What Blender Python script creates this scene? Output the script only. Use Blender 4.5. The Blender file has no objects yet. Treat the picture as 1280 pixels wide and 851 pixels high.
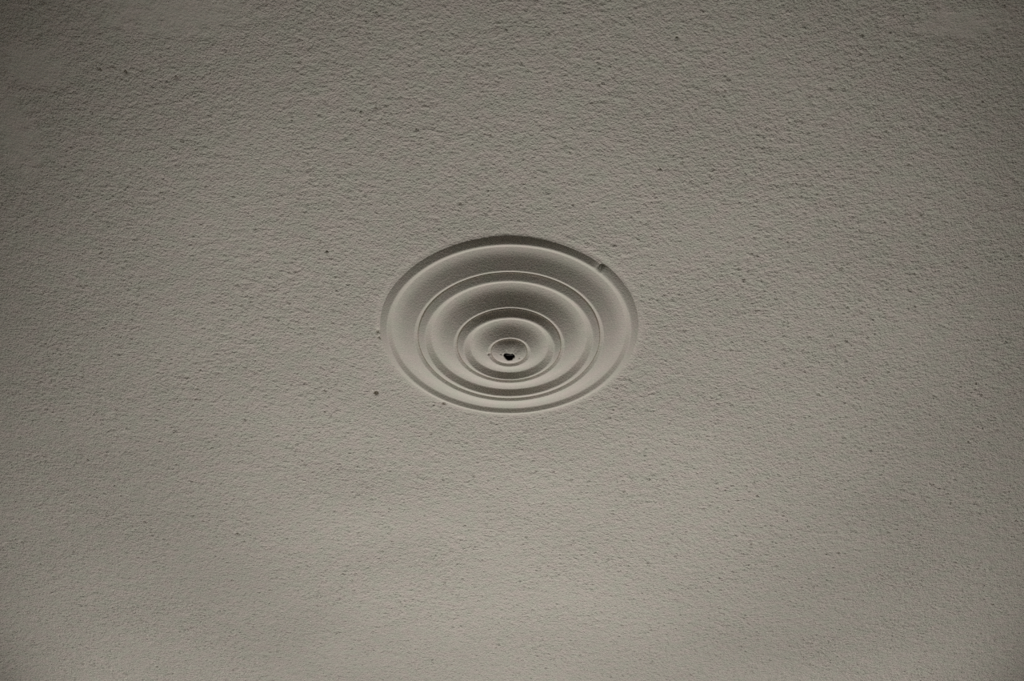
import bpy, math
import numpy as np
from mathutils import Vector

# ------------------------------------------------------------------ camera, world, light, exposure
scn = bpy.context.scene
COL = scn.collection
CAM_Z = 1.60
H = 3.50                      # ceiling height
PITCH = 0.75683451            # camera elevation
ROSE = (-0.0054, 1.9823)      # rose centre on the ceiling
R0 = 0.2489                   # rose radius

cam_d = bpy.data.cameras.new('camera')
cam_d.lens = 50.0
cam_d.sensor_width = 36.0
cam_d.clip_start = 0.05
cam = bpy.data.objects.new('camera', cam_d)
cam.location = (0.0, 0.0, CAM_Z)
cam.rotation_euler = (math.pi / 2 + PITCH, 0.0, 0.0)
COL.objects.link(cam)
scn.camera = cam

world = bpy.data.worlds.new('world')
scn.world = world
world.use_nodes = True
world.node_tree.nodes['Background'].inputs['Color'].default_value = (0.80, 0.88, 1.0, 1.0)
world.node_tree.nodes['Background'].inputs['Strength'].default_value = 0.15

# room size
XW = 2.30                     # side walls
YN, YF = -1.60, 7.90          # wall behind the viewer and far wall
WX, WW = 0.25, 1.60           # window behind the viewer: centre and width
WZ0, WZ1 = 0.80, 2.60         # sill and head

# added unseen spot pair at the far end, cones shaped for the corner falloff
LP = Vector((-0.177, 6.20, 0.27))
for target, half, blend, watts in (((-0.016, 3.42, H), 0.345, 0.473, 530.0), ((0.056, 2.083, H), 0.200, 1.0, 322.0)):
    lamp_d = bpy.data.lights.new('added_spot', 'SPOT')
    lamp_d.energy = watts
    lamp_d.spot_size = 2 * half
    lamp_d.spot_blend = blend
    lamp_d.shadow_soft_size = 0.20
    lamp_d.color = (1.0, 0.99, 0.975)
    lamp = bpy.data.objects.new('added_spot', lamp_d)
    lamp.location = LP
    lamp.rotation_euler = (Vector(target) - LP).to_track_quat('-Z', 'Y').to_euler()
    COL.objects.link(lamp)

# added weak fill light, set at the unseen window behind the viewer
fill_l = bpy.data.lights.new('added_back_fill', 'AREA')
fill_l.shape = 'RECTANGLE'
fill_l.size = WW - 0.12
fill_l.size_y = WZ1 - WZ0 - 0.12
fill_l.energy = 5.0
fill_l.color = (1.0, 0.98, 0.92)
fill_o = bpy.data.objects.new('added_back_fill', fill_l)
fill_o.location = (WX, YN + 0.03, (WZ0 + WZ1) / 2)
fill_o.rotation_euler = (math.pi / 2, 0, 0)
COL.objects.link(fill_o)
scn.cycles.use_denoising = False   # keep the fine grain of the plaster

vs = scn.view_settings
vs.view_transform = 'Standard'
vs.look = 'None'
vs.gamma = 1.0
vs.use_curve_mapping = False
vs.exposure = 0.0

rng = np.random.default_rng(7)

# ------------------------------------------------------------------ helpers
def new_mat(name, color, rough=0.85):
    m = bpy.data.materials.new(name)
    m.use_nodes = True
    nt = m.node_tree
    b = nt.nodes['Principled BSDF']
    b.inputs['Base Color'].default_value = (*color, 1)
    b.inputs['Roughness'].default_value = rough
    if 'Specular IOR Level' in b.inputs:
        b.inputs['Specular IOR Level'].default_value = 0.25
    return m, nt, b

def noise(nt, coord, scale, detail=2.0, rough=0.5):
    n = nt.nodes.new('ShaderNodeTexNoise')
    n.inputs['Scale'].default_value = scale
    n.inputs['Detail'].default_value = detail
    n.inputs['Roughness'].default_value = rough
    nt.links.new(coord, n.inputs['Vector'])
    return n

def math_node(nt, op, a, b):
    n = nt.nodes.new('ShaderNodeMath')
    n.operation = op
    for i, v in enumerate((a, b)):
        if isinstance(v, (int, float)):
            n.inputs[i].default_value = v
        else:
            nt.links.new(v, n.inputs[i])
    return n.outputs[0]

def plaster(name, grain, tint, mottled, pits, attr=None):
    """off-white painted plaster: faint warm/cool mottling, fine grain as bump"""
    m, nt, b = new_mat(name, (0.6, 0.56, 0.5), 0.9)
    tc = nt.nodes.new('ShaderNodeTexCoord').outputs['Object']
    n1 = noise(nt, tc, 26.0, 3.0, 0.6)
    ramp = nt.nodes.new('ShaderNodeValToRGB')
    cr = ramp.color_ramp
    a, c = tint
    cr.elements[0].position, cr.elements[0].color = 0.36, (*a, 1)
    cr.elements[1].position, cr.elements[1].color = 0.64, (*c, 1)
    nt.links.new(n1.outputs['Fac'], ramp.inputs['Fac'])
    # uneven brightness of the paint, large soft patches and fine speckle
    n2 = noise(nt, tc, 3.2, 3.0, 0.55)
    n3 = noise(nt, tc, 330.0, 2.0, 0.6)
    v = math_node(nt, 'MULTIPLY_ADD', n2.outputs['Fac'], mottled)
    v.node.inputs[2].default_value = 1.0 - mottled * 0.5
    w = math_node(nt, 'MULTIPLY_ADD', n3.outputs['Fac'], 0.34)
    w.node.inputs[2].default_value = 1.0 - 0.17
    hsv = nt.nodes.new('ShaderNodeHueSaturation')
    nt.links.new(ramp.outputs['Color'], hsv.inputs['Color'])
    nt.links.new(math_node(nt, 'MULTIPLY', v, w), hsv.inputs['Value'])
    nt.links.new(hsv.outputs['Color'], b.inputs['Base Color'])
    g1 = noise(nt, tc, 300.0, 3.0, 0.6).outputs['Fac']
    h = math_node(nt, 'MULTIPLY', g1, grain)
    if pits:
        g2 = noise(nt, tc, 150.0, 2.0, 0.5).outputs['Fac']
        h = math_node(nt, 'ADD', h, math_node(nt, 'MULTIPLY', g2, pits))
    if attr:            # how rough the plaster was left, place by place
        an = nt.nodes.new('ShaderNodeAttribute')
        an.attribute_name = attr
        h = math_node(nt, 'MULTIPLY', h, an.outputs['Fac'])
    bp = nt.nodes.new('ShaderNodeBump')
    bp.inputs['Strength'].default_value = 1.0
    bp.inputs['Distance'].default_value = 1.0
    nt.links.new(h, bp.inputs['Height'])
    nt.links.new(bp.outputs['Normal'], b.inputs['Normal'])
    return m

TINT = ((0.592, 0.576, 0.486), (0.636, 0.570, 0.506))
M_CEIL = plaster('rough_plaster', 0.0028, TINT, 0.10, 0.0020, 'relief')
M_ROSE = plaster('smooth_plaster', 0.00080, TINT, 0.05, 0.0)
M_HOLE_SHADE = new_mat('painted_hole_shade', (0.012, 0.010, 0.008), 1.0)[0]  # shade inside the hole put into the colour
M_BAR = new_mat('dull_metal', (0.16, 0.15, 0.14), 0.6)[0]
M_WALL = plaster('wall_paint', 0.0002, ((0.52, 0.50, 0.45), (0.55, 0.51, 0.46)), 0.06, 0.0)
M_FRAME = new_mat('white_gloss_paint', (0.72, 0.71, 0.68), 0.35)[0]
M_WOOD, _nt, _b = new_mat('floor_boards', (0.22, 0.15, 0.09), 0.5)
_tc = _nt.nodes.new('ShaderNodeTexCoord').outputs['Object']
_mp = _nt.nodes.new('ShaderNodeMapping')
_mp.inputs['Scale'].default_value = (12.0, 1.2, 1.0)
_nt.links.new(_tc, _mp.inputs['Vector'])
_n = noise(_nt, _mp.outputs['Vector'], 3.0, 5.0, 0.6)
_r = _nt.nodes.new('ShaderNodeValToRGB')
_r.color_ramp.elements[0].color = (0.30, 0.25, 0.19, 1)
_r.color_ramp.elements[1].color = (0.42, 0.36, 0.29, 1)
_nt.links.new(_n.outputs['Fac'], _r.inputs['Fac'])
_nt.links.new(_r.outputs['Color'], _b.inputs['Base Color'])
M_GLASS, _nt, _b = new_mat('window_glass', (0.9, 0.95, 0.95), 0.02)
_b.inputs['Transmission Weight'].default_value = 1.0

def mesh_obj(name, verts, faces, mat, parent=None, smooth=False, kind=None):
    me = bpy.data.meshes.new(name)
    me.from_pydata([tuple(v) for v in verts], [], faces)
    me.update()
    me.materials.append(mat)
    if smooth:
        me.polygons.foreach_set('use_smooth', np.ones(len(me.polygons), dtype=bool))
    o = bpy.data.objects.new(name, me)
    COL.objects.link(o)
    if parent is not None:
        o.parent = parent
    if kind:
        o['kind'] = kind
    return o

def boxes(blist):
    V, F = [], []
    for (x0, x1, y0, y1, z0, z1) in blist:
        k = len(V)
        V += [(x0, y0, z0), (x1, y0, z0), (x1, y1, z0), (x0, y1, z0),
              (x0, y0, z1), (x1, y0, z1), (x1, y1, z1), (x0, y1, z1)]
        F += [tuple(k + i for i in f) for f in
              ((0, 3, 2, 1), (4, 5, 6, 7), (0, 1, 5, 4), (1, 2, 6, 5), (2, 3, 7, 6), (3, 0, 4, 7))]
    return V, F

def struct(name, blist, mat, label=None, parent=None):
    o = mesh_obj(name, *boxes(blist), mat, parent)
    if parent is None:
        o['kind'] = 'structure'
    if label:
        o['label'] = label
    return o

# ------------------------------------------------------------------ room shell (out of view, gives the bounce light)
T = 0.12
struct('floor', [(-XW, XW, YN, YF, -T, 0.0)], M_WOOD, 'brown wooden board floor below the ceiling')
struct('wall_left', [(-XW - T, -XW, YN - T, YF + T, -T, H + T)], M_WALL, 'plain plastered wall left of the view')
struct('wall_right', [(XW, XW + T, YN - T, YF + T, -T, H + T)], M_WALL, 'plain plastered wall right of the view')
struct('wall_front', [(-XW, XW, YF, YF + T, -T, H + T)], M_WALL, 'plain plastered wall at the far end')
x0, x1 = WX - WW / 2, WX + WW / 2
struct('wall_back', [(-XW, x0, YN - T, YN, -T, H + T), (x1, XW, YN - T, YN, -T, H + T),
                     (x0, x1, YN - T, YN, -T, WZ0), (x0, x1, YN - T, YN, WZ1, H + T)],
       M_WALL, 'plastered wall behind the viewer with one window opening')
ya, yb = YN - .08, YN - .02
win = struct('window_1', [(x0, x0 + .05, ya, yb, WZ0, WZ1), (x1 - .05, x1, ya, yb, WZ0, WZ1),
                          (x0 + .05, x1 - .05, ya, yb, WZ0, WZ0 + .05),
                          (x0 + .05, x1 - .05, ya, yb, WZ1 - .05, WZ1),
                          (WX - .03, WX + .03, ya, yb, WZ0 + .05, WZ1 - .05)],
             M_FRAME, 'white framed two-light window behind the viewer')
for s in (-1, 1):
    a, b = sorted((WX + s * .03, WX + s * (WW / 2 - .05)))
    struct('pane', [(a, b, ya + .025, ya + .031, WZ0 + .05, WZ1 - .05)], M_GLASS, None, win)

# ------------------------------------------------------------------ ceiling: rough plaster as real relief
def pix_to_ceiling(px, py):
    """where on the ceiling a mark seen at this pixel lies"""
    f = 50.0 / 36.0 * 1280
    x, u = (px - 640) / f, (425.5 - py) / f
    dy = math.cos(PITCH) - u * math.sin(PITCH)
    dz = math.sin(PITCH) + u * math.cos(PITCH)
    t = (H - CAM_Z) / dz
    return x * t, dy * t

STEP = 0.0026
X0, X1, Y0, Y1 = -1.95, 1.95, 0.30, 4.10
nx, ny = int((X1 - X0) / STEP), int((Y1 - Y0) / STEP)
KX = np.fft.fftfreq(nx, STEP)[None, :]
KY = np.fft.fftfreq(ny, STEP)[:, None]
KK = np.sqrt(KX ** 2 + KY ** 2)

def band(lo, hi, aniso=1.0):
    """unit-variance noise with wavelengths between lo and hi metres"""
    k = np.sqrt((KX * aniso) ** 2 + KY ** 2)
    flt = np.exp(-(k * lo) ** 4) * (1 - np.exp(-(k * hi) ** 4))
    z = np.fft.ifft2(np.fft.fft2(rng.standard_normal((ny, nx))) * flt).real
    return z / z.std()

gx = X0 + STEP * np.arange(nx)
gy = Y0 + STEP * np.arange(ny)
GX, GY = np.meshgrid(gx, gy)
big = band(0.25, 0.9)
mid = band(0.020, 0.07)
lump = band(0.0085, 0.020)
fine = band(0.0055, 0.009)
amp = np.clip(1.0 + 0.14 * band(0.12, 0.6), 0.6, 1.4)
# patches where the plaster was floated smooth
smooth = np.zeros_like(GX)
for (px, py, rx, ry) in ((215, 18, 95, 26), (40, 85, 45, 26), (18, 170, 30, 50), (1200, 30, 48, 18)):
    cx, cy = pix_to_ceiling(px, py)
    ex, _ = pix_to_ceiling(px + rx, py)
    _, ey = pix_to_ceiling(px, py + ry)
    q = ((GX - cx) / (ex - cx)) ** 2 + ((GY - cy) / (ey - cy)) ** 2
    smooth = np.maximum(smooth, 1 / (1 + np.exp((q - 0.9 + 0.22 * mid) * 3)))
amp *= 1 - 0.8 * smooth
pit = np.clip(band(0.0065, 0.018) - 1.75, 0, 1.2)
nub = np.clip(band(0.0065, 0.016, 0.8) - 1.45, 0, 1.3)
hgt = 0.0012 * big + amp * (0.00022 * mid + 0.00020 * lump + 0.00024 * fine - 0.0034 * pit + 0.0024 * nub)
# trowelled smooth where the plaster runs up to the rose
rr = np.hypot(GX - ROSE[0], GY - ROSE[1])
keep = np.clip((rr - R0 - 0.002) / 0.013, 0, 1)
ang = np.arctan2(GY - ROSE[1], GX - ROSE[0])
hgt *= 0.12 + 0.88 * keep
rough = (1 - 0.6 * smooth) * (0.5 + 0.5 * keep)
# slight plaster fillet, deepened on the viewer's side to shape a soft shadow halo
hgt += (0.0014 + 0.0019 * np.clip(0.3 - np.sin(ang), 0, 1)) * np.exp(-np.clip(rr - 0.2475, 0, None) / 0.0058)

# single deeper pores and nicks that can be picked out
for (px, py, wx, wy, dep) in ((470, 492, 4.5, 4.5, 5.0), (555, 504.5, 4, 3, 4.0), (472.5, 414, 2.6, 8, 3.5), (475, 421, 2.4, 6, 3.5),
                              (368, 110, 4, 3, 2.6), (227, 173, 5, 4, 2.6), (333, 211, 6, 3, 2.4), (285, 194, 5, 2.5, 2.0),
                              (69, 115, 6, 3, 2.4), (139, 82, 7, 3, 2.2), (44, 151, 6, 3, 2.0), (910, 98, 8, 3, 2.4),
                              (1190, 182, 6, 3, 2.0), (973, 164, 5, 3, 2.0), (76, 526, 6, 3, 2.4), (197, 450, 8, 3, 2.2),
                              (147, 442, 7, 3, 2.0), (888, 632, 5, 3, 2.6), (898, 634, 5, 3, 2.0), (155, 841, 6, 3, 2.6),
                              (296, 667, 8, 3, 2.4), (990, 530, 5, 3, 2.2), (1113, 539, 5, 3, 2.2), (1055, 546, 5, 2.5, 2.2),
                              (272, 466, 6, 3, 2.2), (86, 779, 5, 3, 2.0), (48, 775, 4, 3, 2.0), (633, 525, 4, 3, 1.6)):
    cx, cy = pix_to_ceiling(px, py)
    ex, _ = pix_to_ceiling(px + 1, py)
    s = abs(ex - cx)
    a, b = s * wx * 0.46, s * wy * 0.42 / 0.69
    i0, i1 = np.searchsorted(gx, (cx - 4 * a, cx + 4 * a))
    j0, j1 = np.searchsorted(gy, (cy - 4 * b, cy + 4 * b))
    g = np.exp(-(((GX[j0:j1, i0:i1] - cx) / a) ** 2 + ((GY[j0:j1, i0:i1] - cy) / b) ** 2) ** 1.5)
    hgt[j0:j1, i0:i1] -= (0.0026 if dep > 3 else 0.0012) * dep * g
def lines(lo, hi, c0, c1, fine_step, coarse):
    a = np.linspace(lo, c0, max(2, int((c0 - lo) / coarse)), endpoint=False)
    b = np.linspace(c0, c1, int((c1 - c0) / fine_step), endpoint=False)
    c = np.linspace(c1, hi, max(2, int((hi - c1) / coarse)))
    return np.concatenate([a, b, c])

lx = lines(X0, X1 - STEP, -1.45, 1.45, STEP, 0.006)
ly = lines(Y0, Y1 - STEP, 1.02, 3.42, STEP, 0.007)
# bilinear sampling of the relief on the grid lines
fx = np.clip((lx - X0) / STEP, 0, nx - 1.001); ix = fx.astype(int); tx = (fx - ix)[None, :]
fy = np.clip((ly - Y0) / STEP, 0, ny - 1.001); iy = fy.astype(int); ty = (fy - iy)[:, None]
Z = ((hgt[np.ix_(iy, ix)] * (1 - tx) + hgt[np.ix_(iy, ix + 1)] * tx) * (1 - ty)
     + (hgt[np.ix_(iy + 1, ix)] * (1 - tx) + hgt[np.ix_(iy + 1, ix + 1)] * tx) * ty)
# plain plaster beyond the relief, out to the walls
rough = rough[np.ix_(iy, ix)]
ly = np.concatenate([[YN - 0.02], ly, [YF + 0.02]])
Z = np.pad(Z, ((1, 1), (1, 1)))
rough = np.pad(rough, ((1, 1), (1, 1)), constant_values=1.0)
lx = np.concatenate([[-XW - 0.02], lx, [XW + 0.02]])
PX, PY = np.meshgrid(lx, ly)
co = np.stack([PX, PY, H - Z], -1).reshape(-1, 3).astype(np.float32)
m_, n_ = len(ly), len(lx)
idx = np.arange(m_ * n_, dtype=np.int32).reshape(m_, n_)
quads = np.stack([idx[:-1, :-1], idx[1:, :-1], idx[1:, 1:], idx[:-1, 1:]], -1).reshape(-1, 4)  # normals down
me = bpy.data.meshes.new('ceiling')
me.vertices.add(len(co)); me.vertices.foreach_set('co', co.ravel())
me.loops.add(quads.size); me.loops.foreach_set('vertex_index', quads.ravel())
me.polygons.add(len(quads))
me.polygons.foreach_set('loop_start', np.arange(0, quads.size, 4, dtype=np.int32))
me.polygons.foreach_set('use_smooth', np.ones(len(quads), dtype=bool))
me.update(calc_edges=True)
me.attributes.new('relief', 'FLOAT', 'POINT').data.foreach_set('value', rough.ravel().astype(np.float32))
me.materials.append(M_CEIL)
ceil = bpy.data.objects.new('ceiling', me)
COL.objects.link(ceil)
ceil['kind'] = 'structure'
ceil['label'] = 'rough pitted off-white plaster ceiling around the rose'

# ------------------------------------------------------------------ ceiling rose: turned plaster mouldings
rose = bpy.data.objects.new('ceiling_rose', None)
rose.location = (ROSE[0], ROSE[1], H)
rose.empty_display_size = 0.1
COL.objects.link(rose)
rose['label'] = 'round off-white plaster ceiling rose with stepped concentric mouldings and a dark central hole'
rose['category'] = 'ceiling rose'

def cove(p0, p1, s0, s1, n=16):
    """hollow curve from p0 to p1 (radius, drop); s = slopes at its ends"""
    t = np.linspace(0, 1, n + 1)[1:-1]
    dr = p0[0] - p1[0]
    h00, h10 = 2*t**3 - 3*t**2 + 1, t**3 - 2*t**2 + t
    h01, h11 = -2*t**3 + 3*t**2, t**3 - t**2
    d = h00 * p0[1] + h10 * dr * s0 + h01 * p1[1] + h11 * dr * s1
    return [(p0[0] - dr * a, b, 0.0) for a, b in zip(t, d)]

def hollow(p0, p1, lo, knee, n=18):
    """hollow that starts nearly level (slope lo) and bends within the knee into a steady steep slope"""
    t = np.linspace(0, 1, 401)
    u = np.clip(t / knee, 0, 1)
    w = u * u * (3 - 2 * u)
    dr, dd = p0[0] - p1[0], p1[1] - p0[1]
    W = np.concatenate([[0], np.cumsum((w[1:] + w[:-1]) / 2) / 400])
    hi = lo + (dd / dr - lo) / W[-1]
    d = p0[1] + dr * (lo * t + (hi - lo) * W)
    k = np.linspace(0, 400, n + 1).astype(int)[1:-1]
    return [(p0[0] - dr * t[i], d[i], 0.0) for i in k]

def rounded(ctrl):
    out = []
    for i, (r, d, c) in enumerate(ctrl):
        if c <= 0 or i in (0, len(ctrl) - 1):
            out.append((r, d)); continue
        P = np.array((r, d)); A = np.array(ctrl[i-1][:2]); B = np.array(ctrl[i+1][:2])
        la, lb = np.linalg.norm(A - P), np.linalg.norm(B - P)
        a = P + (A - P) * min(c, la * .48) / la
        b = P + (B - P) * min(c, lb * .48) / lb
        for t in (0, .25, .5, .75, 1):
            out.append(tuple((1-t)**2 * a + 2*t*(1-t) * P + t*t * b))
    return out

A = (0.2512, -0.0008); A2 = (0.2478, 0.0024)
B = (0.2345, 0.0126); Bt = (0.2252, 0.0062)
C = (0.1814, 0.0251); Cg = (0.1754, 0.0214); Ct = (0.1747, 0.0194)
D = (0.1600, 0.0306); Dt = (0.1488, 0.0216)
E_ = (0.1055, 0.0438); Eg = (0.1002, 0.0405); Et = (0.0995, 0.0386)
F_ = (0.0855, 0.0522); Ft = (0.0744, 0.0434)
G = (0.0406, 0.0596); Gg = (0.0350, 0.0562); Gt = (0.0343, 0.0548)

def pt(p, c=0.0): return (p[0], p[1], c)
PROFILES = [
    ('outer_moulding', [pt(A), pt(A2, .002), pt(B, .0026), pt(Bt, .003)] + hollow(Bt, C, 0.08, 0.60) + [pt(C, .0017), pt(Cg, .0003), pt(Ct)]),
    ('middle_moulding', [pt(Ct), (0.1733, 0.0234, .0006), (0.1625, 0.0300, .002), pt(D, .0016), pt(Dt, .0028)]
        + hollow(Dt, E_, 0.08, 0.58) + [pt(E_, .0017), pt(Eg, .0003), pt(Et)]),
    ('inner_moulding', [pt(Et), (0.0982, 0.0426, .0006), (0.0880, 0.0515, .002), pt(F_, .0016), pt(Ft, .0028)]
        + hollow(Ft, G, 0.08, 0.58, 15) + [pt(G, .0015), pt(Gg, .0003), pt(Gt)]),
    ('central_boss', [pt(Gt), (0.0336, 0.0574, .0004)] + cove((0.0336, 0.0574), (0.0108, 0.0700), 0.95, 0.22, 12) + [(0.0108, 0.0700, 0.0), (0.0100, 0.0690, 0.0)]),
]
NSEG = 288
TH = np.linspace(0, 2 * np.pi, NSEG, endpoint=False)

def ring_noise(n_modes, a):
    z = np.zeros(NSEG)
    for k in range(1, n_modes):
        z += rng.normal() / k ** 0.7 * np.cos(k * TH + rng.uniform(0, 6.28))
    return a * z / (z.std() + 1e-9)

wob_d = ring_noise(9, 0.00025)
wob_r = ring_noise(7, 0.00035)
hole_shape = 1 + 0.10 * np.sin(2 * TH + 0.6) + 0.12 * np.cos(3 * TH + 1.2) + ring_noise(26, 0.05)
NOTCH = math.atan2(-109, 108)          # repaired nick in the rim, on the viewer's right
dth = (TH - NOTCH + np.pi) % (2 * np.pi) - np.pi

def lathe(name, prof, parent, mat):
    prof = rounded(prof)
    r_in = prof[-1][0]; r_out = prof[0][0]
    n = len(prof)
    nr, nd = ring_noise(40, 0.00007), ring_noise(40, 0.00006)
    V = []
    for j, (r, d) in enumerate(prof):
        rj = np.full(NSEG, r) + wob_r * min(1.0, r / 0.1)
        dj = d + wob_d * (1 if d > 0.002 else 0)
        rj = rj + nr
        dj = dj + nd * (1 if d > 0.002 else 0)
        if name == 'outer_moulding' and r > 0.228:
            # plaster blob bridging rim and ceiling, with a gap beside it
            w = np.clip(1 - abs(r - 0.2410) / 0.0105, 0, 1)
            dj = dj + 0.0040 * w * np.exp(-((dth - 0.010) / 0.014) ** 2)
            dj = dj - 0.0036 * w * np.exp(-((dth + 0.022) / 0.011) ** 2)
            dj = dj - 0.0030 * np.clip(1 - abs(r - 0.2350) / 0.006, 0, 1) * np.exp(-((dth + 0.03) / 0.02) ** 2)
            if r > 0.236:
                rj = rj + 0.0030 * (1 / (1 + np.exp(-(dth - 0.02) / 0.01))) * np.exp(-np.clip(dth, 0, None) / 0.35)
        if name == 'central_boss':
            k = np.clip((0.0240 - r) / 0.0130, 0, 1) ** 2
            rj = rj * (1 + (hole_shape - 1) * k)
            # small old screw holes and a chip beside the hole
            for (a, q, dep) in ((math.radians(198), 0.0150, .0030), (math.radians(25), 0.0215, .0030), (math.radians(250), 0.0135, .0015)):
                da = (TH - a + np.pi) % (2 * np.pi) - np.pi
                dj = dj - dep * np.exp(-((da * r) / 0.0016) ** 2 - ((r - q) / 0.0016) ** 2)
        if name == 'inner_moulding' and r < 0.0440:
            da = (TH - math.radians(172) + np.pi) % (2 * np.pi) - np.pi
            dj = dj - 0.0030 * np.exp(-((da * r) / 0.0030) ** 2) * np.clip(1 - abs(r - 0.0395) / 0.004, 0, 1)
        V.append(np.stack([rj * np.cos(TH), rj * np.sin(TH), -dj], 1))
    # solid back: up to the ceiling plane and across
    inner = V[-1].copy(); inner[:, 2] = -0.0002
    outer = V[0].copy(); outer[:, 2] = -0.0002 if name != 'outer_moulding' else 0.0010
    V += [inner, outer]
    V = np.concatenate(V)
    F = []
    N = n + 2
    for j in range(N):
        k = (j + 1) % N
        if name == 'outer_moulding' and j == n + 1:
            pass
        for i in range(NSEG):
            i2 = (i + 1) % NSEG
            F.append((j * NSEG + i, j * NSEG + i2, k * NSEG + i2, k * NSEG + i))
    o = mesh_obj(name, V, F, mat, parent, smooth=True)
    # hard edge where the moulding ends so the back does not bend the shading
    msh = o.data
    sharp = np.zeros(len(msh.edges), dtype=bool)
    ev = np.zeros(len(msh.edges) * 2, dtype=np.int32)
    msh.edges.foreach_get('vertices', ev)
    ev = ev.reshape(-1, 2) // NSEG
    same = ev[:, 0] == ev[:, 1]
    for j in (0, n - 1, n, n + 1):
        sharp |= same & (ev[:, 0] == j)
    at = msh.attributes.get('sharp_edge') or msh.attributes.new('sharp_edge', 'BOOLEAN', 'EDGE')
    at.data.foreach_set('value', sharp)
    return o

parts = {}
for name, prof in PROFILES:
    parts[name] = lathe(name, prof, rose, M_ROSE)

# bore behind the broken hole in the boss, its shade painted near-black
bore = []
for (r, z) in ((0.0100, -0.0688), (0.0098, -0.0660), (0.0092, -0.0500), (0.0090, -0.0060)):
    bore.append(np.stack([r * hole_shape * np.cos(TH), r * hole_shape * np.sin(TH), np.full(NSEG, z)], 1))
bore = np.concatenate(bore)
F = [(j * NSEG + i, (j + 1) * NSEG + i, (j + 1) * NSEG + (i + 1) % NSEG, j * NSEG + (i + 1) % NSEG)
     for j in range(3) for i in range(NSEG)]
F.append(tuple(3 * NSEG + i for i in range(NSEG)))
hole = mesh_obj('hole_shade_lining', bore, F, M_HOLE_SHADE, parts['central_boss'], smooth=False)
hole['label'] = 'inside of the broken central hole, its shade painted black'

# thin bar seen across the inside of the hole
tb, L = [], 0.0085
for x in (-L, L):
    for k in range(8):
        a = k * math.pi / 4
        tb.append((x, 0.0015 + 0.0008 * math.cos(a), -0.0640 + 0.0008 * math.sin(a)))
F = [(k, (k + 1) % 8, 8 + (k + 1) % 8, 8 + k) for k in range(8)] + [tuple(range(7, -1, -1)), tuple(range(8, 16))]
bar = mesh_obj('cross_bar', tb, F, M_BAR, parts['central_boss'])
bar['label'] = 'thin dull bar across the inside of the hole'
